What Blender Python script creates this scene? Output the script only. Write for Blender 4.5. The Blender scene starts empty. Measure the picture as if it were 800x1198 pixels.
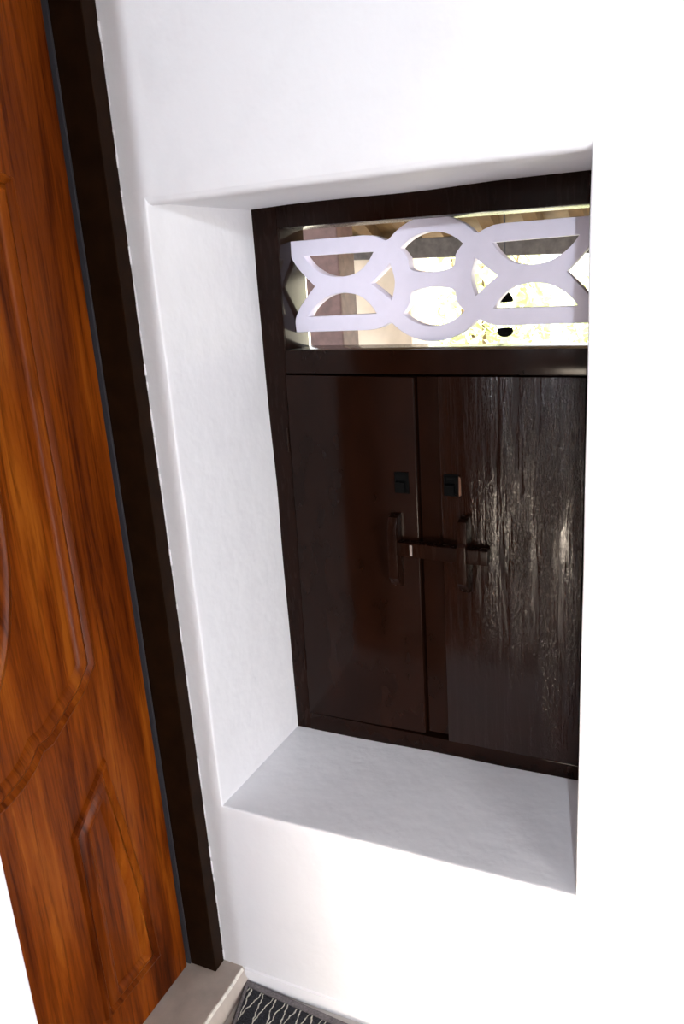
import bpy, bmesh, math, random
from mathutils import Vector, Matrix, noise

random.seed(7)
U = 1.15                 # metres per unit of the niche height
Z0 = 0.385               # sill level above the floor, in the same unit
D = 0.281                # depth of the niche
S = bpy.context.scene
COL = S.collection


def P(x, y, z):
    return Vector((x * U, y * U, (z + Z0) * U))


# ------------------------------------------------------------------ materials
def nt(name):
    m = bpy.data.materials.new(name)
    m.use_nodes = True
    t = m.node_tree
    b = t.nodes['Principled BSDF']
    return m, t, b


def node(t, kind, **kw):
    n = t.nodes.new(kind)
    for k, v in kw.items():
        if k in n.inputs.keys():
            n.inputs[k].default_value = v
        else:
            setattr(n, k, v)
    return n


def coords(t, scale=(1, 1, 1), kind='Object'):
    tc = t.nodes.new('ShaderNodeTexCoord')
    mp = node(t, 'ShaderNodeMapping')
    mp.inputs['Scale'].default_value = scale
    t.links.new(tc.outputs[kind], mp.inputs['Vector'])
    return mp.outputs['Vector']


def ramp(t, fac, stops):
    r = t.nodes.new('ShaderNodeValToRGB')
    el = r.color_ramp.elements
    while len(el) < len(stops):
        el.new(0.5)
    for e, (p, c) in zip(el, stops):
        e.position = p
        e.color = (*c, 1) if len(c) == 3 else c
    t.links.new(fac, r.inputs['Fac'])
    return r.outputs['Color']


def noise_tex(t, vec, scale, detail=4, rough=0.5, dist=0.0):
    n = node(t, 'ShaderNodeTexNoise', Scale=scale, Detail=detail, Roughness=rough, Distortion=dist)
    t.links.new(vec, n.inputs['Vector'])
    return n.outputs['Fac']


def bump(t, b, height, strength, dist=0.01, prev=None):
    n = node(t, 'ShaderNodeBump', Strength=strength, Distance=dist)
    t.links.new(height, n.inputs['Height'])
    if prev:
        t.links.new(prev, n.inputs['Normal'])
    t.links.new(n.outputs['Normal'], b.inputs['Normal'])
    return n.outputs['Normal']


def simple(name, col, rough=0.5, metal=0.0, nscale=None, amount=0.15, bscale=None, bstr=0.2):
    m, t, b = nt(name)
    b.inputs['Roughness'].default_value = rough
    b.inputs['Metallic'].default_value = metal
    if nscale:
        f = noise_tex(t, coords(t), nscale, 5)
        lo = tuple(c * (1 - amount) for c in col)
        hi = tuple(min(1, c * (1 + amount)) for c in col)
        t.links.new(ramp(t, f, [(0.3, lo), (0.7, hi)]), b.inputs['Base Color'])
    else:
        b.inputs['Base Color'].default_value = (*col, 1)
    if bscale:
        bump(t, b, noise_tex(t, coords(t), bscale, 4), bstr, 0.004)
    return m


def plaster(name, col, stain, bstr=0.25):
    m, t, b = nt(name)
    v = coords(t)
    f = noise_tex(t, v, 9, 6, 0.6)
    t.links.new(ramp(t, f, [(0.32, stain), (0.5, col)]), b.inputs['Base Color'])
    b.inputs['Roughness'].default_value = 0.62
    n1 = bump(t, b, noise_tex(t, v, 16, 3), bstr, 0.012)
    bump(t, b, noise_tex(t, v, 90, 3), bstr * 0.6, 0.002, n1)
    return m


M = {}
M['plaster'] = plaster('whitewash_plaster', (0.79, 0.783, 0.808), (0.765, 0.758, 0.783))
M['ceiling'] = plaster('ceiling_plaster', (0.78, 0.77, 0.77), (0.74, 0.73, 0.73))
M['dim'] = plaster('ochre_wall_paint', (0.46, 0.42, 0.39), (0.42, 0.38, 0.35))
M['timber'] = simple('dark_ceiling_boards', (0.10, 0.06, 0.04), 0.6, 0, 12, 0.2)
M['tile'] = simple('floor_tile', (0.55, 0.52, 0.49), 0.35, 0, 14, 0.1)
M['step'] = simple('step_cement', (0.45, 0.39, 0.34), 0.42, 0, 22, 0.12, 60, 0.15)
M['chip'] = simple('chipped_step_edge', (0.72, 0.69, 0.62), 0.6, 0, 60, 0.2)
M['jamb_dark'] = simple('dark_door_frame', (0.013, 0.0055, 0.0022), 0.5, 0, 30, 0.3)
M['jamb_dark'].node_tree.nodes['Principled BSDF'].inputs['Specular IOR Level'].default_value = 0.06
M['gasket'] = simple('grey_door_seal', (0.035, 0.035, 0.042), 0.3)
M['lattice'] = simple('lavender_white_paint', (0.70, 0.67, 0.80), 0.5, 0, 30, 0.03, 70, 0.08)
M['iron'] = simple('black_iron', (0.004, 0.004, 0.004), 0.4)
M['iron'].node_tree.nodes['Principled BSDF'].inputs['Specular IOR Level'].default_value = 0.0
M['bare'] = simple('worn_bare_wood', (0.11, 0.045, 0.022), 0.6, 0, 120, 0.3)
M['paintchip'] = simple('pale_worn_patch', (0.20, 0.165, 0.15), 0.35)


def brown_paint(name, col, bumpy, rough, spec=0.35):
    m, t, b = nt(name)
    b.inputs['Base Color'].default_value = (*col, 1)
    f = noise_tex(t, coords(t, (3, 3, 1.2)), 8, 5)
    t.links.new(ramp(t, f, [(0.3, tuple(c * 0.75 for c in col)), (0.7, tuple(c * 1.25 for c in col))]), b.inputs['Base Color'])
    rr = noise_tex(t, coords(t, (20, 20, 3)), 6, 4)
    mr = node(t, 'ShaderNodeMapRange')
    mr.inputs['To Min'].default_value = rough - 0.05
    mr.inputs['To Max'].default_value = rough + 0.08
    t.links.new(rr, mr.inputs['Value'])
    t.links.new(mr.outputs['Result'], b.inputs['Roughness'])
    b.inputs['IOR'].default_value = 1.5
    b.inputs['Specular IOR Level'].default_value = spec
    # soft undulation of the brushed coats
    n1 = bump(t, b, noise_tex(t, coords(t, (1, 1, 0.4)), 20, 2), 0.22 * bumpy, 0.004)
    # fine vertical cracks along the grain
    n2 = bump(t, b, noise_tex(t, coords(t, (150, 150, 7)), 1.0, 5, 0.65), 0.20 * bumpy, 0.004, n1)
    if bumpy > 0.6:
        w = node(t, 'ShaderNodeTexWave', Scale=9.0, Distortion=7.0, Detail=3.0)
        w.inputs['Detail Scale'].default_value = 0.9
        w.bands_direction = 'X'
        t.links.new(coords(t, (1.5, 1.5, 0.35)), w.inputs['Vector'])
        n3 = bump(t, b, w.outputs['Fac'], 0.10 * bumpy, 0.004, n2)
        # wrinkled, flaking paint in upright bands towards the hinge side
        cr_ = noise_tex(t, coords(t, (1, 1, 0.28)), 170, 3, 0.75)
        band = noise_tex(t, coords(t, (16, 16, 1.2)), 2.2, 3, 0.6)
        bandc = ramp(t, band, [(0.40, (0.10, 0.10, 0.10)), (0.60, (1, 1, 1))])
        sx = node(t, 'ShaderNodeSeparateXYZ')
        t.links.new(coords(t), sx.inputs[0])
        side = node(t, 'ShaderNodeMapRange')
        side.inputs['From Min'].default_value = 0.075
        side.inputs['From Max'].default_value = 0.21
        side.inputs['To Min'].default_value = 0.06
        t.links.new(sx.outputs['X'], side.inputs['Value'])
        m1 = node(t, 'ShaderNodeMath', operation='MULTIPLY')
        t.links.new(bandc, m1.inputs[0]); t.links.new(side.outputs['Result'], m1.inputs[1])
        m2 = node(t, 'ShaderNodeMath', operation='MULTIPLY')
        t.links.new(cr_, m2.inputs[0]); t.links.new(m1.outputs[0], m2.inputs[1])
        bump(t, b, m2.outputs[0], 1.0, 0.0065, n3)
    return m


BR = (0.0088, 0.0030, 0.0016)
M['brown'] = brown_paint('brown_gloss_paint', BR, 0.25, 0.25, 0.10)
M['brown_plain'] = brown_paint('brown_gloss_paint_smooth', BR, 0.05, 0.14, 0.13)
M['brown_grain'] = brown_paint('brown_gloss_paint_over_raised_grain', BR, 1.0, 0.15, 0.42)
M['jamb_gloss'] = brown_paint('brown_gloss_jamb', (0.014, 0.007, 0.006), 0.12, 0.14, 0.14)


def door_wood():
    m, t, b = nt('teak_laminate')
    v = coords(t, (0.6, 5.5, 0.42))
    f1 = noise_tex(t, v, 3.2, 7, 0.64, 0.8)
    c1 = ramp(t, f1, [(0.30, (0.022, 0.0035, 0.0008)), (0.42, (0.10, 0.018, 0.002)),
                      (0.55, (0.185, 0.038, 0.003)), (0.72, (0.29, 0.078, 0.007))])
    f2 = noise_tex(t, coords(t, (3, 34, 1.4)), 3.5, 5, 0.6, 0.4)
    c2 = ramp(t, f2, [(0.32, (0.42, 0.34, 0.30)), (0.52, (1, 1, 1))])
    mx = node(t, 'ShaderNodeMixRGB', blend_type='MULTIPLY')
    mx.inputs['Fac'].default_value = 0.9
    t.links.new(c1, mx.inputs['Color1'])
    t.links.new(c2, mx.inputs['Color2'])
    t.links.new(mx.outputs['Color'], b.inputs['Base Color'])
    b.inputs['Roughness'].default_value = 0.33
    b.inputs['Specular IOR Level'].default_value = 0.06
    bump(t, b, f2, 0.04, 0.002)
    return m


M['teak'] = door_wood()


def rug_mat():
    m, t, b = nt('black_rug_with_pale_zigzag')
    v = coords(t, (1, 1, 1))
    nz = node(t, 'ShaderNodeTexNoise', Scale=45.0, Detail=2.0)
    t.links.new(v, nz.inputs['Vector'])
    mixv = node(t, 'ShaderNodeVectorMath', operation='MULTIPLY_ADD')
    t.links.new(nz.outputs['Color'], mixv.inputs[0])
    mixv.inputs[1].default_value = (0.014, 0.014, 0)
    t.links.new(v, mixv.inputs[2])
    sx = node(t, 'ShaderNodeSeparateXYZ')
    t.links.new(mixv.outputs['Vector'], sx.inputs[0])

    def mth(op, a, bb=None):
        n = node(t, 'ShaderNodeMath', operation=op)
        for i, q in enumerate((a, bb)):
            if q is None:
                continue
            if isinstance(q, (int, float)):
                n.inputs[i].default_value = q
            else:
                t.links.new(q, n.inputs[i])
        return n.outputs[0]
    u = mth('PINGPONG', mth('MULTIPLY', sx.outputs['X'], 1 / 0.030), 0.5)      # tent along the rug
    d = mth('FRACT', mth('ADD', mth('MULTIPLY', sx.outputs['Y'], 1 / 0.10), mth('MULTIPLY', u, 1.7)))
    line = mth('LESS_THAN', d, 0.15)
    stem = mth('LESS_THAN', mth('ABSOLUTE', mth('SUBTRACT', mth('FRACT', mth('MULTIPLY', sx.outputs['X'], 1 / 0.072)), 0.5)), 0.0)
    both = mth('MAXIMUM', line, stem)
    f = noise_tex(t, v, 350, 3)
    dark = ramp(t, f, [(0.35, (0.003, 0.003, 0.005)), (0.7, (0.022, 0.022, 0.03))])
    pale = ramp(t, f, [(0.3, (0.30, 0.29, 0.24)), (0.7, (0.62, 0.60, 0.52))])
    mx = node(t, 'ShaderNodeMixRGB')
    t.links.new(both, mx.inputs['Fac'])
    t.links.new(dark, mx.inputs['Color1'])
    t.links.new(pale, mx.inputs['Color2'])
    t.links.new(mx.outputs['Color'], b.inputs['Base Color'])
    b.inputs['Roughness'].default_value = 0.95
    bump(t, b, f, 0.8, 0.004)
    return m


M['rug'] = rug_mat()
M['binding'] = simple('grey_rug_binding', (0.13, 0.115, 0.12), 0.85, 0, 200, 0.3, 300, 0.5)
M['cream'] = simple('cream_limewash', (0.72, 0.60, 0.48), 0.8, 0, 12, 0.1)
M['postwood'] = simple('veranda_post_wood', (0.115, 0.06, 0.055), 0.6, 0, 30, 0.3)
M['beam'] = simple('weathered_beam_wood', (0.105, 0.09, 0.085), 0.7, 0, 40, 0.3)
M['roofboard'] = simple('golden_roof_boards', (0.30, 0.19, 0.085), 0.6, 0, 20, 0.25)
M['rafter'] = simple('rafter_wood', (0.17, 0.10, 0.042), 0.6, 0, 20, 0.25)
M['rooftile'] = simple('clay_tile', (0.42, 0.17, 0.09), 0.8, 0, 30, 0.25)
M['court'] = simple('sunlit_courtyard', (0.70, 0.66, 0.55), 0.9, 0, 6, 0.1)
M['verandafloor'] = simple('veranda_floor', (0.45, 0.40, 0.34), 0.6, 0, 10, 0.1)
M['garden_wall'] = simple('limewashed_garden_wall', (0.80, 0.78, 0.66), 0.9, 0, 5, 0.06)
M['bark'] = simple('bark', (0.16, 0.11, 0.07), 0.9, 0, 30, 0.3)


def leaf_mat():
    m, t, b = nt('yellow_green_leaf')
    f = noise_tex(t, coords(t), 18, 2)
    t.links.new(ramp(t, f, [(0.3, (0.66, 0.72, 0.40)), (0.7, (0.82, 0.84, 0.58))]), b.inputs['Base Color'])
    b.inputs['Roughness'].default_value = 0.5
    return m


M['leaf'] = leaf_mat()
g, t_, b_ = nt('clear_glass')
b_.inputs['Transmission Weight'].default_value = 1.0
b_.inputs['Roughness'].default_value = 0.02
b_.inputs['IOR'].default_value = 1.1
b_.inputs['Base Color'].default_value = (1, 1, 1, 1)
M['glass'] = g


# ------------------------------------------------------------------ mesh helpers
def link(name, me, mat, parent=None, loc=None):
    o = bpy.data.objects.new(name, me)
    COL.objects.link(o)
    if mat:
        me.materials.append(M[mat])
    if parent is not None:
        o.parent = parent
    return o


def world_of(parent):
    v = Vector((0, 0, 0))
    while parent is not None:
        v += parent.location
        parent = parent.parent
    return v


def build(name, bm, mat, parent=None, smooth=False, origin=None, bevel=0.0, seg=2):
    """bm is in world coordinates; the object gets its origin at `origin` (or the parent's)."""
    if bevel > 0:
        bmesh.ops.remove_doubles(bm, verts=bm.verts, dist=1e-6)
        es = [e for e in bm.edges if len(e.link_faces) == 2 and e.calc_face_angle(0) > 0.5]
        bmesh.ops.bevel(bm, geom=es, offset=bevel, segments=seg, affect='EDGES', profile=0.6, clamp_overlap=True)
    bmesh.ops.recalc_face_normals(bm, faces=bm.faces)
    base = world_of(parent)
    if origin is None:
        origin = base if parent is not None else Vector((0, 0, 0))
    bmesh.ops.translate(bm, verts=bm.verts, vec=-Vector(origin))
    me = bpy.data.meshes.new(name)
    bm.to_mesh(me)
    bm.free()
    if smooth:
        for p in me.polygons:
            p.use_smooth = True
        me.set_sharp_from_angle(angle=math.radians(42))
    o = link(name, me, mat, parent)
    o.location = Vector(origin) - base
    return o


def tag(o, label=None, cat=None, group=None, kind=None):
    if label: o['label'] = label
    if cat: o['category'] = cat
    if group: o['group'] = group
    if kind: o['kind'] = kind
    return o


def empty(name, loc):
    o = bpy.data.objects.new(name, None)
    o.empty_display_size = 0.1
    COL.objects.link(o)
    o.location = loc
    return o


def prism(bm, pts, y0, y1, raw=False):
    """a polygon in the X-Z plane (niche units) pulled from depth y0 to y1."""
    f = (lambda x, y, z: Vector((x, y, z))) if raw else P
    a = [bm.verts.new(f(x, y0, z)) for x, z in pts]
    b = [bm.verts.new(f(x, y1, z)) for x, z in pts]
    n = len(pts)
    bm.faces.new(a)
    bm.faces.new(b[::-1])
    for i in range(n):
        j = (i + 1) % n
        bm.faces.new((a[i], b[i], b[j], a[j]))
    return bm


def box(bm, x0, x1, y0, y1, z0, z1, raw=False):
    return prism(bm, [(x0, z0), (x1, z0), (x1, z1), (x0, z1)], y0, y1, raw)


def NB():
    return bmesh.new()


def tube(bm, pts, radii, seg=10, cap=True):
    rings = []
    n = len(pts)
    for i, p in enumerate(pts):
        a = pts[max(0, i - 1)]
        b = pts[min(n - 1, i + 1)]
        d = (Vector(b) - Vector(a)).normalized()
        up = Vector((0, 0, 1)) if abs(d.z) < 0.9 else Vector((1, 0, 0))
        s = d.cross(up).normalized()
        u = s.cross(d)
        r = radii[i] if isinstance(radii, (list, tuple)) else radii
        rings.append([bm.verts.new(Vector(p) + (s * math.cos(k * 2 * math.pi / seg) + u * math.sin(k * 2 * math.pi / seg)) * r) for k in range(seg)])
    for i in range(n - 1):
        for k in range(seg):
            j = (k + 1) % seg
            bm.faces.new((rings[i][k], rings[i][j], rings[i + 1][j], rings[i + 1][k]))
    if cap:
        bm.faces.new(rings[0][::-1])
        bm.faces.new(rings[-1])
    return bm


def lathe(bm, prof, cx, cy, seg=20):
    rings = [[bm.verts.new((cx + r * math.cos(k * 2 * math.pi / seg), cy + r * math.sin(k * 2 * math.pi / seg), z)) for k in range(seg)] for r, z in prof]
    for i in range(len(prof) - 1):
        for k in range(seg):
            j = (k + 1) % seg
            bm.faces.new((rings[i][k], rings[i][j], rings[i + 1][j], rings[i + 1][k]))
    bm.faces.new(rings[0][::-1])
    bm.faces.new(rings[-1])
    return bm


def struct(o):
    return tag(o, kind='structure')


# ------------------------------------------------------------------ the niche wall
FLOOR = -Z0
W = 0.604
XL, XR, ZB, ZT = -0.30, 3.05, FLOOR - 0.03, 2.10


def niche_wall():
    bm = NB()
    NS = 40

    def loop(x0, x1, z0, z1, y, wob=0.0, ny=0.0, key=0):
        vs = []
        for side in range(4):
            for i in range(NS):
                t = i / NS
                if side == 0: x, z = x0 + (x1 - x0) * t, z0
                elif side == 1: x, z = x1, z0 + (z1 - z0) * t
                elif side == 2: x, z = x1 + (x0 - x1) * t, z1
                else: x, z = x0, z1 + (z0 - z1) * t
                q = Vector((x * 5.0, z * 5.0, key * 0.13))
                dx = noise.noise(q) * wob
                dz = noise.noise(q + Vector((9, 3, 4))) * wob
                dy = noise.noise(q * 2 + Vector((2, 7, 1))) * ny
                vs.append(bm.verts.new(P(x + dx, y + dy, z + dz)))
        return vs

    def sq(b, y, wob, ny, key, top=None):
        tb = b if top is None else top
        return loop(0.0 - b, W + b, -b, 1.0 + tb, y, wob, ny, key)
    loops = [loop(XL, XR, ZB, ZT, 0.0), loop(-0.02, W + 0.02, -0.02, 1.02, 0.0)]
    # a rounded plaster arris; the top lip is a wider slant
    loops.append(sq(0.0026, 0.0000, 0.0014, 0.0, 0, 0.0030))
    loops.append(sq(0.0011, 0.0007, 0.0014, 0.0, 0, 0.0022))
    loops.append(sq(0.0002, 0.0024, 0.0014, 0.0, 0, -0.0015))
    loops.append(sq(0.0000, 0.0060, 0.0016, 0.0, 0, -0.0050))
    loops.append(sq(0.0, 0.014, 0.002, 0.0, 0, -0.0070))
    for k, y in enumerate((0.05, 0.10, 0.15, 0.20, 0.24, 0.265, D + 0.004)):
        loops.append(loop(0.0 + 0.0035 * y / D, W, 0.0 - 0.003 * y / D, 1.0 - 0.004 * (1 - y / D), y, 0.0035, 0, k + 1))
    loops.append(loop(0.0035, W, -0.003, 1.0, 0.40))
    loops.append(loop(XL, XR, ZB, ZT, 0.40))
    n = len(loops[0])
    for a, b in zip(loops[:-1], loops[1:]):
        for i in range(n):
            j = (i + 1) % n
            bm.faces.new((a[i], a[j], b[j], b[i]))
    a, b = loops[-1], loops[0]
    for i in range(n):
        j = (i + 1) % n
        bm.faces.new((a[i], a[j], b[j], b[i]))
    return bm


struct(build('wall_front', niche_wall(), 'plaster', smooth=True))

# skirting: a low rounded ledge of plaster at the wall's foot
bm = NB()
for i in range(1):
    prof = [(0.004, FLOOR - 0.01), (0.0045, -0.362), (0.0035, -0.356), (-0.001, -0.352), (-0.001, FLOOR - 0.01)]
    xs = [0.006 + k * 0.03 for k in range(100)]
    rings = []
    for x in xs:
        w = noise.noise(Vector((x * 12, 0, 3))) * 0.0015
        rings.append([bm.verts.new(P(x, -y + (0.002 if y < 0 else 0), z + (w if z > -0.37 else 0))) for y, z in prof])
    for r0, r1 in zip(rings[:-1], rings[1:]):
        for k in range(len(prof)):
            j = (k + 1) % len(prof)
            bm.faces.new((r0[k], r0[j], r1[j], r1[k]))
    bm.faces.new(rings[0]); bm.faces.new(rings[-1][::-1])
struct(build('baseboard_front', bm, 'plaster', smooth=True))

# ------------------------------------------------------------------ room shell
bm = NB(); box(bm, XL, XR, -2.95, 0.0, FLOOR - 0.03, FLOOR)
struct(build('floor', bm, 'tile'))
bm = NB(); box(bm, XL, XR, -2.95, 0.40, 2.10, 2.16)
struct(build('ceiling', bm, 'timber'))
bm = NB(); box(bm, 2.2, 2.35, -2.95, 0.0, FLOOR, 2.10)
struct(build('wall_right', bm, 'dim'))
bm = NB(); box(bm, XL, XR, -3.05, -2.95, FLOOR, 2.10)
struct(build('wall_rear', bm, 'dim'))
# the thick left wall: the doorway lies in a deep recess between it and the niche wall
DOORTOP = 1.46
LX, LY = 0.4104, -0.730
bm = NB()
box(bm, XL, LX, -2.95, LY, FLOOR, 2.10)
o = build('wall_left', bm, 'plaster', bevel=0.006, seg=3, smooth=True)
struct(o)
bm = NB(); box(bm, XL, -0.02, LY, -0.001, DOORTOP + 0.05, 2.10)
struct(build('wall_above_door', bm, 'plaster', bevel=0.004))

# cement step under the door
bm = NB()
prism_pts = None
a = []
ys = [0.0 - i * (0.73 / 24) for i in range(25)]
rings = []
for y in ys:
    w = noise.noise(Vector((0, y * 14, 2))) * 0.002
    rings.append([bm.verts.new(P(x, y, z)) for x, z in ((XL + 0.05, FLOOR), (0.016, FLOOR), (0.003 + w, -0.3585), (0.0 + w, -0.3545), (XL + 0.05, -0.3545))])
for r0, r1 in zip(rings[:-1], rings[1:]):
    for k in range(5):
        j = (k + 1) % 5
        bm.faces.new((r0[k], r0[j], r1[j], r1[k]))
bm.faces.new(rings[0]); bm.faces.new(rings[-1][::-1])
step = struct(build('trim_1', bm, 'step', smooth=True))
step['label'] = 'grey cement step under the brown door'
# whitewash rubbed off along the step's edge
bm = NB()
y = -0.004
while y > -0.70:
    L = random.uniform(0.012, 0.05)
    w = 0.0004 + random.random() * 0.0014
    ww = noise.noise(Vector((0, y * 14, 2))) * 0.002
    xx = 0.0 + ww
    prism(bm, [(xx - w, -0.3548), (xx + 0.0035, -0.3592), (xx + 0.0045, -0.3588), (xx + 0.0014, -0.3541), (xx - w, -0.3541)], y, y - L)
    y -= L + random.uniform(0.0, 0.002)
build('chipped_edge', bm, 'chip', step)

# ------------------------------------------------------------------ door
FX = -0.040           # front of the door frame
JY = -0.030           # face of its jamb
LEAF = -0.099
YC = -0.375
door = empty('door_1', P(LEAF, YC, -0.354))
struct(door)
door['label'] = 'teak-grained panel door in a dark frame left of the niche'
YN = 2 * YC - JY      # the far jamb

bm = NB()
box(bm, -0.150, FX, JY, -0.0005, -0.354, DOORTOP)
jamb = build('door_jamb', bm, 'jamb_dark', door, bevel=0.002)
bm = NB(); box(bm, -0.150, FX, YN - 0.03, YN, -0.354, DOORTOP)
build('door_jamb', bm, 'jamb_dark', door, bevel=0.002)
bm = NB(); box(bm, -0.150, FX, YN, JY, DOORTOP - 0.05, DOORTOP)
build('door_head', bm, 'jamb_dark', door, bevel=0.002)
# grey seal in the rebate beside the leaf
for yy in (JY - 0.0075, YN + 0.0005):
    bm = NB(); box(bm, LEAF - 0.01, LEAF + 0.0045, yy + 0.003, yy + 0.007, -0.352, DOORTOP - 0.052)
    build('door_seal', bm, 'gasket', door, bevel=0.0015)
# a ragged lip of white plaster where the wall meets the frame
bm = NB()
z = -0.35
while z < DOORTOP - 0.02:
    h = random.uniform(0.006, 0.03)
    w = 0.0006 + random.random() * 0.0022
    box(bm, FX - 0.001, FX + 0.0012, -w, 0.001, z, z + h)
    z += h + random.choice((0, 0.002, 0.01, 0.03))
tag(build('trim_2', bm, 'plaster'), kind='structure')['label'] = 'ragged white plaster edge beside the dark door frame'


def panel_ring(bm, pts, profile, closed=True):
    """sweeps a relief profile [(offset, height)] inwards along a closed polygon in the leaf plane (y, z)."""
    n = len(pts)
    area = sum(pts[i][0] * pts[(i + 1) % n][1] - pts[(i + 1) % n][0] * pts[i][1] for i in range(n))
    sgn = 1 if area > 0 else -1
    rows = []
    for off, h in profile:
        row = []
        for i in range(n):
            p0 = Vector(pts[i - 1]); p1 = Vector(pts[i]); p2 = Vector(pts[(i + 1) % n])
            d1 = (p1 - p0).normalized(); d2 = (p2 - p1).normalized()
            n1 = Vector((-d1.y, d1.x)) * sgn; n2 = Vector((-d2.y, d2.x)) * sgn
            mv = (n1 + n2)
            mv = mv / max(0.35, mv.dot(n1))
            q = p1 + mv * off
            row.append(bm.verts.new(P(LEAF + h * 1.4, q.x, q.y)))
        rows.append(row)
    for r0, r1 in zip(rows[:-1], rows[1:]):
        for i in range(n):
            j = (i + 1) % n
            bm.faces.new((r0[i], r0[j], r1[j], r1[i]))
    return rows


def smooth_pts(corners, rad=0.02, n=5):
    out = []
    k = len(corners)
    for i in range(k):
        p0 = Vector(corners[i - 1]); p1 = Vector(corners[i]); p2 = Vector(corners[(i + 1) % k])
        a = p1 + (p0 - p1).normalized() * min(rad, (p0 - p1).length * 0.4)
        b = p1 + (p2 - p1).normalized() * min(rad, (p2 - p1).length * 0.4)
        for s in range(n + 1):
            t = s / n
            q = a * (1 - t) ** 2 + p1 * 2 * t * (1 - t) + b * t * t
            out.append((q.x, q.y))
    return out


def arc(c, ry, rz, a0, a1, n):
    return [(c[0] + ry * math.cos(math.radians(a0 + (a1 - a0) * i / n)), c[1] + rz * math.sin(math.radians(a0 + (a1 - a0) * i / n))) for i in range(n + 1)]


bm = NB(); box(bm, LEAF - 0.035, LEAF, YN + 0.009, JY - 0.009, -0.352, DOORTOP - 0.053)
leaf = build('door_leaf', bm, 'teak', door, bevel=0.0015)
PROF = [(0.0, -0.0005), (0.003, 0.0045), (0.007, 0.0055), (0.011, 0.002), (0.0135, 0.0005), (0.018, 0.004), (0.024, 0.0065), (0.030, 0.0055), (0.036, 0.0015), (0.038, -0.0005)]
# tall upper panel whose foot dips in a round apron
up = [(-0.142, 1.03), (-0.142, 0.335), (-0.175, 0.300), (-0.250, 0.255)]
up += arc((YC, 0.300), 0.125, 0.088, -32, -90, 8)
up += [(2 * YC - a_, b_) for a_, b_ in reversed(up[:-1])]
up += [(2 * YC + 0.25 - 0.012, 1.06), (YC, 1.12), (-0.262, 1.06)]
bm = NB(); panel_ring(bm, up, PROF)
build('panel_moulding', bm, 'teak', leaf, smooth=True)
# slim oval moulding inside it
ov = arc((YC, 0.64), 0.122, 0.30, 0, 352.5, 47)
bm = NB(); panel_ring(bm, ov, [(0, -0.0005), (0.004, 0.004), (0.010, 0.0055), (0.016, 0.003), (0.019, -0.0005)])
build('oval_moulding', bm, 'teak', leaf, smooth=True)
# two low leaf-shaped panels with slanting heads
for sg in (1, -1):
    lo = [(-0.247, -0.262), (-0.105, -0.262), (-0.118, -0.08), (-0.140, 0.08), (-0.156, 0.178), (-0.247, 0.094)]
    if sg < 0:
        lo = [(2 * YC - a_, b_) for a_, b_ in lo]
    bm = NB(); panel_ring(bm, lo, PROF)
    build('panel_moulding', bm, 'teak', leaf, smooth=True)

# ------------------------------------------------------------------ window
win = empty('window_1', P(0.30, D, 0.0))
struct(win)
win['label'] = 'small brown double-shutter window with white pierced lattice above'
FB = 0.375            # back of the frame


def bar(name, pts, y0, y1, mat, parent, bev=0.0022, subdiv=0):
    bm = NB()
    prism(bm, pts, y0, y1)
    return build(name, bm, mat, parent, bevel=bev, seg=2, smooth=True)


fr = empty('window_frame', Vector((0, 0, 0)))
fr.parent = win
# left stile, right stile, head, cross rail, bottom rail
bar('stile', [(-0.004, -0.006), (0.0335, -0.006), (0.0335, 0.036), (0.0440, 0.7205), (0.0470, 0.7610), (0.0520, 0.9655), (0.0520, 1.004), (0.002, 1.004)], D, FB, 'brown', fr)
bar('jamb_lining', [(0.0462, 0.7605), (0.0477, 0.7605), (0.0527, 0.9655), (0.0512, 0.9655)], D + 0.003, FB, 'jamb_gloss', fr, 0.0003)
bar('stile', [(0.5655, -0.006), (0.612, -0.006), (0.612, 1.004), (0.5635, 1.004), (0.5635, 0.9555), (0.5655, 0.7515)], D, FB, 'brown', fr)
bar('head_rail', [(0.0520, 0.9655), (0.5635, 0.9555), (0.5635, 1.004), (0.0520, 1.004)], D - 0.0008, FB, 'brown', fr)
bar('cross_rail', [(0.0440, 0.7205), (0.5655, 0.7100), (0.5655, 0.7512), (0.0470, 0.7610)], D - 0.0004, FB, 'brown_plain', fr)
bar('bottom_rail', [(0.0335, -0.006), (0.5655, -0.006), (0.5655, 0.026), (0.0335, 0.034)], D - 0.0006, FB, 'brown_plain', fr)


def grid_front(bm, pts, y0, y1):
    prism(bm, pts, y0, y1)


bm = NB()
box(bm, 0.030, 0.575, D + 0.0335, FB - 0.004, 0.690, 0.735)
box(bm, 0.030, 0.575, D + 0.0335, FB - 0.004, 0.015, 0.055)
box(bm, 0.030, 0.060, D + 0.0335, FB - 0.004, 0.055, 0.690)
box(bm, 0.545, 0.575, D + 0.0335, FB - 0.004, 0.055, 0.690)
build('shutter_stop', bm, 'brown', fr)
# left shutter, standing a little proud of the right one's rebate
ls = bar('shutter', [(0.0355, 0.0365), (0.2845, 0.0375), (0.2868, 0.7115), (0.0458, 0.7185)], D - 0.0045, D + 0.030, 'brown_plain', win, 0.003)
rs = empty('shutter', Vector((0, 0, 0)))
rs.parent = win
bar('shutter_board', [(0.3280, 0.0285), (0.5640, 0.0278), (0.5640, 0.7080), (0.3285, 0.7118)], D - 0.0015, D + 0.030, 'brown_grain', rs, 0.0025)
bm = NB()
prism(bm, [(0.2876, 0.0375), (0.3278, 0.0375), (0.3283, 0.7108), (0.2900, 0.7115)], D + 0.006, D + 0.031)
prism(bm, [(0.268, 0.0375), (0.34, 0.0375), (0.34, 0.7108), (0.268, 0.7115)], D + 0.0315, D + 0.042)
build('rebate_strip', bm, 'brown_plain', rs, bevel=0.0015)


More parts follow.
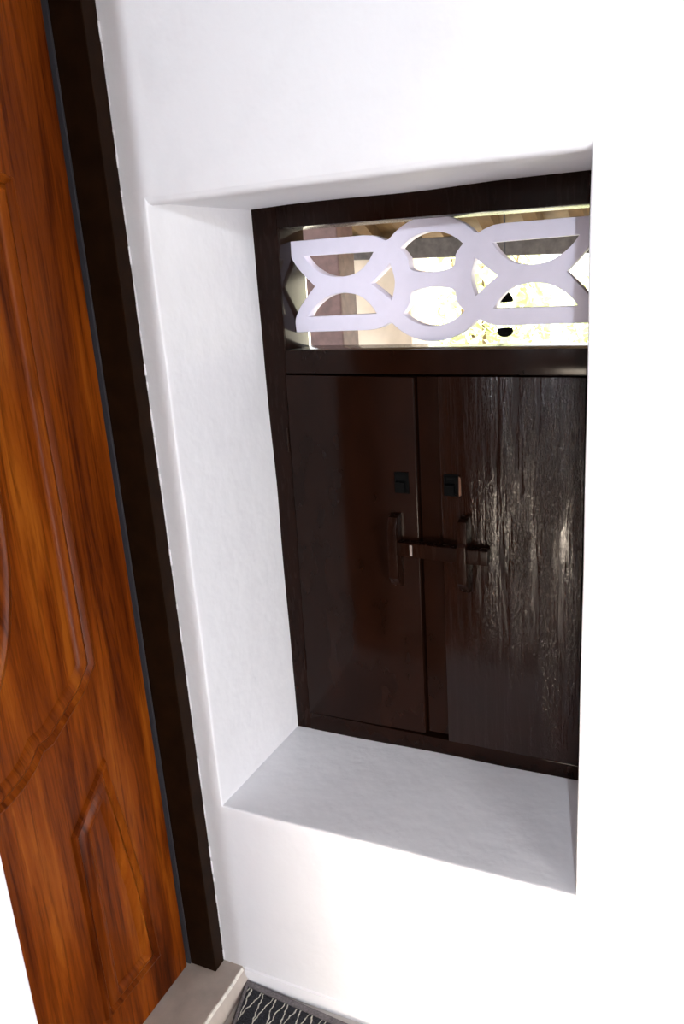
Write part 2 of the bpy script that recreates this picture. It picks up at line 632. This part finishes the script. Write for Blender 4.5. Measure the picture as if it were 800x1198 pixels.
def catch(cx, cz, parent, w=0.0130, h=0.0190, chip=False, y=D):
    bm = NB()
    t = 0.003
    for (x0, x1, z0, z1) in ((-w, w, h - t, h), (-w, w, -h, -h + t), (-w, -w + t, -h + t, h - t), (w - t, w, -h + t, h - t)):
        box(bm, cx + x0, cx + x1, y - 0.0035, y + 0.001, cz + z0, cz + z1)
    box(bm, cx - w + t, cx + w - t, y - 0.0008, y + 0.001, cz - h + t, cz + h - t)  # flat black face put in for the shade inside the sunken hole
    o = build('catch_rim_shaded_hole', bm, 'iron', parent, bevel=0.0007)
    bm = NB()
    box(bm, cx - w + t * 0.9, cx + w - 2.2 * t, y - 0.010, y + 0.001, cz - h + t, cz + 0.002)
    build('catch_block', bm, 'iron', parent, bevel=0.0012)
    if chip:
        bm = NB()
        prism(bm, [(cx + w - 0.0006, cz - h), (cx + w + 0.0035, cz - h + 0.002), (cx + w + 0.003, cz + 0.012), (cx + w - 0.0006, cz + 0.016)], y - 0.0025, y + 0.001)
        build('bare_wood_edge', bm, 'bare', parent)


catch(0.2595, 0.5300, ls, y=D - 0.0045)
catch(0.3478, 0.5285, rs, chip=True, y=D - 0.0015)

# left wooden pull: upright block with a slanted head and a foot
yf = D - 0.0045


def block(bm, prof, x0, x1, x0b=None, x1b=None):
    """prof: (y, z) outline in the side view; x range may taper towards the back."""
    a = [bm.verts.new(P(x0, y, z)) for y, z in prof]
    b = [bm.verts.new(P(x1, y, z)) for y, z in prof]
    n = len(prof)
    bm.faces.new(a); bm.faces.new(b[::-1])
    for i in range(n):
        j = (i + 1) % n
        bm.faces.new((a[i], b[i], b[j], a[j]))
    return bm


bm = NB()
block(bm, [(yf + 0.001, 0.338), (yf - 0.006, 0.338), (yf - 0.024, 0.350), (yf - 0.031, 0.362), (yf - 0.031, 0.452), (yf - 0.022, 0.472), (yf + 0.001, 0.475)], 0.2385, 0.2555)
build('pull_block', bm, 'brown', ls, bevel=0.0018, smooth=True)
# sliding bar
bm = NB()
prism(bm, [(0.2548, 0.4010), (0.3300, 0.3985), (0.4140, 0.3965), (0.4150, 0.4225), (0.3300, 0.4245), (0.2548, 0.4270)], D - 0.027, D - 0.008)
build('sliding_bolt', bm, 'brown', rs, bevel=0.0022, smooth=True)
bm = NB(); box(bm, 0.2762, 0.2812, D - 0.0279, D - 0.0262, 0.4035, 0.4235)
build('worn_patch', bm, 'paintchip', rs, bevel=0.0004)
bm = NB(); box(bm, 0.3985, 0.4035, D - 0.0278, D - 0.0262, 0.3985, 0.4215)
build('bolt_stop', bm, 'brown', rs, bevel=0.0006)
# keeper on the right shutter: a staple the bolt runs through, with a hooked head
yk = D - 0.0015
bm = NB()
block(bm, [(yk + 0.001, 0.338), (yk - 0.012, 0.340), (yk - 0.034, 0.356), (yk - 0.041, 0.366), (yk - 0.041, 0.432), (yk - 0.033, 0.436), (yk - 0.033, 0.474), (yk + 0.001, 0.478),
           (yk + 0.001, 0.430), (yk - 0.0262, 0.428), (yk - 0.0262, 0.396), (yk + 0.001, 0.394)], 0.3655, 0.3810)
build('bolt_keeper', bm, 'brown', rs, bevel=0.0016, smooth=True)
# hinges at the outer edge of the left shutter
for zz in (0.155, 0.60):
    bm = NB(); tube(bm, [P(0.034 + 0.010 * zz, D - 0.004, zz - 0.022), P(0.034 + 0.010 * zz, D - 0.004, zz + 0.022)], 0.0028, 8)
    build('hinge', bm, 'brown', ls, smooth=True)


# ------------------------------------------------------------------ pierced lattice
LCX, LCZ, LY0 = 0.3095, 0.8652, 0.325


def cr(pts, n=6):
    """Catmull-Rom through an open run of points."""
    out = []
    q = [pts[0]] + list(pts) + [pts[-1]]
    for i in range(1, len(q) - 2):
        p0, p1, p2, p3 = (Vector(v) for v in q[i - 1:i + 3])
        for s in range(n):
            t = s / n
            v = 0.5 * ((2 * p1) + (p2 - p0) * t + (2 * p0 - 5 * p1 + 4 * p2 - p3) * t * t + (3 * p1 - p0 - 3 * p2 + p3) * t ** 3)
            out.append((v.x, v.y))
    out.append(tuple(pts[-1]))
    return out


def circ(r, a0, a1, n):
    return [(r * math.sin(math.radians(a0 + (a1 - a0) * i / n)), r * math.cos(math.radians(a0 + (a1 - a0) * i / n))) for i in range(n + 1)]


def mirx(p): return [(-x, z) for x, z in p]
def mirz(p): return [(x, -z) for x, z in p]


# right half, upper quarter: circle top -> joint -> D top edge -> corner -> notch
quarter = circ(0.0992, 0, 47, 12)
quarter += cr([(0.0800, 0.0665), (0.0900, 0.0715), (0.1040, 0.0758), (0.1200, 0.0772)], 4)
quarter += [(0.2590, 0.0772)]
quarter += cr([(0.2590, 0.0772), (0.2590, 0.0560), (0.2490, 0.0365), (0.2320, 0.0170), (0.2150, 0.0)], 5)[1:]
lowerq = [(x, -z) for x, z in reversed(quarter)][1:]
right = quarter + lowerq
outer = right + [(-x, z) for x, z in reversed(right)][1:-1]
dhole = [(0.1000, 0.0515), (0.2360, 0.0530)] + cr([(0.2360, 0.0530), (0.2195, 0.0335), (0.1930, 0.0175), (0.1620, 0.0130), (0.1330, 0.0185), (0.1130, 0.0335), (0.1000, 0.0515)], 6)[1:-1]
chole = circ(0.0757, -46, 46, 18) + cr([(0.0545, 0.0526), (0.0420, 0.0370), (0.0355, 0.0170), (0.0, 0.0115), (-0.0355, 0.0170), (-0.0420, 0.0370), (-0.0545, 0.0526)], 6)[1:-1]
lens = cr([(0.1110, 0.0), (0.0930, 0.0140), (0.0725, 0.0315)], 5) + cr([(0.0725, 0.0315), (0.0650, 0.0), (0.0725, -0.0315)], 6)[1:] + cr([(0.0725, -0.0315), (0.0930, -0.0140), (0.1110, 0.0)], 5)[1:-1]
loops = [outer, dhole, mirz(dhole), mirx(dhole), mirz(mirx(dhole)), chole, mirz(chole), lens, mirx(lens)]
cu = bpy.data.curves.new('lattice_outline', 'CURVE')
cu.dimensions = '2D'
cu.fill_mode = 'BOTH'
cu.extrude = 0.0115 * U
cu.bevel_depth = 0.0008 * U
cu.bevel_resolution = 1
for lp in loops:
    sp = cu.splines.new('POLY')
    sp.points.add(len(lp) - 1)
    for pt, (x, z) in zip(sp.points, lp):
        pt.co = (x * U, (z - 0.006 * x) * U, 0, 1)
    sp.use_cyclic_u = True
tmp = bpy.data.objects.new('tmp', cu)
COL.objects.link(tmp)
bpy.context.view_layer.update()
me = bpy.data.meshes.new_from_object(tmp.evaluated_get(bpy.context.evaluated_depsgraph_get()))
bpy.data.objects.remove(tmp)
bpy.data.curves.remove(cu)
me.materials.clear()
me.transform(Matrix.Rotation(math.radians(90), 4, 'X'))
lat = link('lattice', me, 'lattice', win)
lat.location = P(LCX, LY0 + 0.0123, LCZ) - win.location
lat['label'] = 'white lattice of linked circles and half-moons'

# ------------------------------------------------------------------ rug
RZ = -0.376
c0 = Vector((0.0118, -0.0060)); e_left = Vector((0.0213, -0.0827)).normalized(); e_top = Vector((0.2271, -0.0150)).normalized()
rl, rw = 1.5, 0.70
rug = empty('rug', P(c0.x + 0.7, c0.y - 0.35, FLOOR))
tag(rug, 'black rug with pale zigzag lines lying below the niche', 'rug')


def rq(a, b):
    q = c0 + e_top * a + e_left * b
    return q.x, q.y


def rugslab(bm, a0, a1, b0, b1, z1, nx=1):
    pts = [rq(a0, b0), rq(a1, b0), rq(a1, b1), rq(a0, b1)]
    lo = [bm.verts.new(P(x, y, FLOOR)) for x, y in pts]
    hi = [bm.verts.new(P(x, y, z1)) for x, y in pts]
    bm.faces.new(hi); bm.faces.new(lo[::-1])
    for i in range(4):
        j = (i + 1) % 4
        bm.faces.new((lo[i], lo[j], hi[j], hi[i]))


bm = NB(); rugslab(bm, 0.006, rl - 0.012, 0.013, rw - 0.013, RZ)
build('rug_pile', bm, 'rug', rug, bevel=0.002)
bm = NB()
rugslab(bm, 0, rl, 0, 0.0125, RZ + 0.0005)
rugslab(bm, 0, rl, rw - 0.0125, rw, RZ + 0.0005)
rugslab(bm, 0, 0.0055, 0.0125, rw - 0.0125, RZ + 0.0005)
rugslab(bm, rl - 0.0115, rl, 0.0125, rw - 0.0125, RZ + 0.0005)
build('rug_binding', bm, 'binding', rug, bevel=0.002)

# ------------------------------------------------------------------ veranda and garden (metres)
ZS = Z0 * U          # sill level above the floor in metres


def R3(bm, x0, x1, y0, y1, z0, z1):
    return box(bm, x0, x1, y0, y1, z0, z1, raw=True)


bm = NB(); R3(bm, -4, 5, 0.46, 2.6, -0.12, 0.0)
struct(build('veranda_floor', bm, 'verandafloor'))
bm = NB(); R3(bm, -14, 14, 2.6, 16, -0.30, -0.15)
struct(build('courtyard_ground', bm, 'court'))
# low sloping roof on rafters, carried by the beam
yb, zb = 2.0, ZS + 1.055
root = empty('veranda_roof', Vector((0, yb, zb + 0.08)))
tag(root, 'sloping veranda roof of golden boards seen through the lattice', 'roof', kind='structure')
sl = math.tan(math.radians(24))


def roof_z(y): return zb + 0.070 + (yb - y) * sl


bm = NB()
prof = [(0.47, roof_z(0.47) + 0.055), (2.1, roof_z(2.1) + 0.055), (2.1, roof_z(2.1) + 0.075), (0.47, roof_z(0.47) + 0.075)]
a = [bm.verts.new((-4, y, z)) for y, z in prof]
b = [bm.verts.new((5, y, z)) for y, z in prof]
bm.faces.new(a); bm.faces.new(b[::-1])
for i in range(4):
    bm.faces.new((a[i], a[(i + 1) % 4], b[(i + 1) % 4], b[i]))
build('roof_boards', bm, 'roofboard', root)
bm = NB()
for k in range(22):
    x = -2.2 + k * 0.16
    pr = [(0.48, roof_z(0.48)), (2.03, roof_z(2.03)), (2.03, roof_z(2.03) + 0.056), (0.48, roof_z(0.48) + 0.056)]
    bmr = NB()
    a = [bmr.verts.new((x, y, z)) for y, z in pr]
    b = [bmr.verts.new((x + 0.05, y, z)) for y, z in pr]
    bmr.faces.new(a); bmr.faces.new(b[::-1])
    for i in range(4):
        bmr.faces.new((a[i], a[(i + 1) % 4], b[(i + 1) % 4], b[i]))
    build('rafter', bmr, 'rafter', root)
bm.free()
# clay tiles above
bm = NB()
for r in range(7):
    y0 = 0.48 + r * 0.235
    for k in range(44):
        x0 = -3.6 + k * 0.18
        pts = [(x0 + 0.095 * (1 - math.cos(math.pi * s / 5)), 0.045 * math.sin(math.pi * s / 5)) for s in range(6)]
        up_ = [bm.verts.new((px, y0, roof_z(y0) + 0.078 + pz)) for px, pz in pts]
        dn_ = [bm.verts.new((px, y0 + 0.25, roof_z(y0 + 0.25) + 0.090 + pz)) for px, pz in pts]
        for s in range(5):
            bm.faces.new((up_[s], up_[s + 1], dn_[s + 1], dn_[s]))
build('roof_tiles', bm, 'rooftile', root)

bm = NB()
pts = [(-4, zb + 0.10), (4, zb - 0.10), (4, zb - 0.025), (-4, zb + 0.17)]
prism(bm, [(-2.5, zb + 0.115), (2.5, zb - 0.105), (2.5, zb - 0.030), (-2.5, zb + 0.190)], yb - 0.04, yb + 0.04, raw=True)
tag(build('veranda_beam', bm, 'beam', bevel=0.006, origin=Vector((0, yb, zb))), 'dark weathered beam crossing above the garden behind the lattice', 'beam')
# posts
bm = NB(); R3(bm, -0.700, -0.300, 2.06, 2.30, 0.0, zb + 0.06)
R3(bm, -0.73, -0.27, 2.04, 2.32, 0.0, 0.12)
tag(build('masonry_pillar', bm, 'cream', bevel=0.008, origin=Vector((-0.49, 2.18, 0))), 'cream plastered pillar behind the dark wooden post', 'pillar')
bm = NB(); R3(bm, -0.505, -0.370, 1.53, 1.67, 0.06, roof_z(1.67) - 0.012)
R3(bm, -0.525, -0.350, 1.51, 1.69, 0.0, 0.06)
tag(build('veranda_post', bm, 'postwood', bevel=0.006, origin=Vector((-0.437, 1.6, 0))), 'dark wooden post standing in front of the cream pillar', 'post')

# hanging lantern
lx, ly = 0.140, 1.86
lan = empty('hanging_lantern', Vector((lx, ly, ZS + 0.765)))
tag(lan, 'small black lantern with glass globe hanging beyond the lattice', 'lantern')
bm = NB(); lathe(bm, [(0.006, ZS + 0.945), (0.010, ZS + 0.940), (0.014, ZS + 0.925), (0.028, ZS + 0.905), (0.030, ZS + 0.893), (0.024, ZS + 0.890)], lx, ly)
build('lantern_cap', bm, 'iron', lan, smooth=True)
bm = NB(); lathe(bm, [(0.020, ZS + 0.892), (0.036, ZS + 0.865), (0.040, ZS + 0.840), (0.034, ZS + 0.812), (0.022, ZS + 0.794)], lx, ly)
build('lantern_globe', bm, 'glass', lan, smooth=True)
bm = NB(); lathe(bm, [(0.012, ZS + 0.800), (0.026, ZS + 0.797), (0.030, ZS + 0.785), (0.024, ZS + 0.772), (0.010, ZS + 0.765)], lx, ly)
build('lantern_base', bm, 'iron', lan, smooth=True)
bm = NB(); tube(bm, [(lx, ly, ZS + 0.942), (lx, ly, roof_z(ly) + 0.06)], 0.0032, 8)
build('hanging_rod', bm, 'gasket', lan)

# garden wall and shrubs
bm = NB(); R3(bm, -12, 12, 12, 12.3, -0.15, 1.55)
tag(build('garden_wall', bm, 'garden_wall', bevel=0.03), kind='structure')


def shrub(name, x, y, h, w, n, label):
    root = empty(name, Vector((x, y, -0.15)))
    tag(root, label, 'shrub', 'shrubs in the sunlit garden')
    bm = NB()
    for k in range(5):
        a = k * 1.3 + x
        tube(bm, [(x, y, -0.15), (x + 0.25 * w * math.cos(a), y + 0.25 * w * math.sin(a), h * 0.4), (x + 0.5 * w * math.cos(a), y + 0.5 * w * math.sin(a), h * 0.85)], [0.03, 0.02, 0.008], 6)
    build('stem', bm, 'bark', root, smooth=True)
    bm = NB()
    for k in range(n):
        while True:
            q = Vector((random.uniform(-1, 1), random.uniform(-1, 1), random.uniform(-1, 1)))
            if q.length < 1: break
        c = Vector((x + q.x * w, y + q.y * w, h * 0.58 + q.z * h * 0.5))
        d = Vector((random.uniform(-1, 1), random.uniform(-1, 1), random.uniform(-0.3, 1))).normalized()
        s = d.cross(Vector((random.random(), random.random(), random.random()))).normalized()
        u = d.cross(s)
        L = random.uniform(0.09, 0.16)
        vs = [bm.verts.new(c + v) for v in (-d * L, s * L * 0.35 + u * 0.012, d * L, -s * L * 0.35 + u * 0.012)]
        bm.faces.new(vs)
    build('foliage', bm, 'leaf', root)


shrub('garden_shrub', -1.35, 7.2, 1.95, 0.75, 900, 'pale leafy shrub left of the cream pillar in the garden')
shrub('garden_shrub', 0.02, 6.6, 1.35, 0.55, 700, 'low yellow-green shrub behind the circle of the lattice')
shrub('garden_shrub', 1.05, 8.2, 1.70, 0.70, 800, 'yellow-green shrub near the garden wall, right of the lantern')

# ------------------------------------------------------------------ light
def lamp(name, kind, loc, energy, color, **kw):
    l = bpy.data.lights.new(name, kind)
    l.energy = energy
    l.color = color
    for k, v in kw.items():
        setattr(l, k, v)
    o = bpy.data.objects.new(name, l)
    COL.objects.link(o)
    o.location = loc
    return o


def aim(o, target):
    o.rotation_euler = (Vector(target) - o.location).to_track_quat('-Z', 'Y').to_euler()


# the room's bulb, high behind the photographer
lamp('room_bulb', 'POINT', P(0.956, -1.70, 1.245), 100, (0.86, 0.93, 1.0), shadow_soft_size=0.016)
# added unseen area lamp, low behind, for the warm light on the lower wall
o = lamp('added_warm_low_light', 'AREA', P(0.93, -2.25, -0.16), 9.5, (1.0, 0.85, 0.68), shape='RECTANGLE', size=0.60, size_y=0.40, spread=math.radians(62))
aim(o, P(0.62, 0.0, -0.30))
o = lamp('added_side_fill', 'AREA', P(2.12, -1.45, 0.30), 33, (0.98, 0.97, 0.98), shape='RECTANGLE', size=0.9, size_y=1.0, spread=math.radians(110))  # unseen area lamp added at right as soft fill; no window there
aim(o, P(0.1, 0.0, 0.0))
s = lamp('sun', 'SUN', (3, 6, 8), 19.0, (1.0, 0.95, 0.85), angle=math.radians(0.6))
s.rotation_euler = (math.radians(40), math.radians(25), 0)
aim(s, Vector(s.location) + Vector((-0.35, 0.75, -1.0)))

w = bpy.data.worlds.new('sky')
S.world = w
w.use_nodes = True
bg = w.node_tree.nodes['Background']
bg.inputs['Color'].default_value = (0.93, 0.97, 1.0, 1)
bg.inputs['Strength'].default_value = 3.5

# ------------------------------------------------------------------ camera
f_px = 921.885
cam = bpy.data.cameras.new('camera')
cam.sensor_fit = 'VERTICAL'
cam.sensor_height = 36.0
cam.lens = f_px / 1198 * 36.0
cam.clip_start = 0.02
co = bpy.data.objects.new('camera', cam)
COL.objects.link(co)
Rm = Matrix.Rotation(0.448750, 3, 'Z') @ Matrix.Rotation(1.286488, 3, 'X') @ Matrix.Rotation(-0.0681585, 3, 'Z')
mw = Rm.to_4x4()
mw.translation = P(0.738678, -0.967499, 0.872184)
co.matrix_world = mw
S.camera = co

S.view_settings.view_transform = 'Standard'
S.view_settings.look = 'None'
S.view_settings.exposure = 0.0
S.view_settings.gamma = 1.0
S.view_settings.use_curve_mapping = False
S.cycles.use_denoising = True
S.cycles.max_bounces = 8
S.cycles.diffuse_bounces = 5
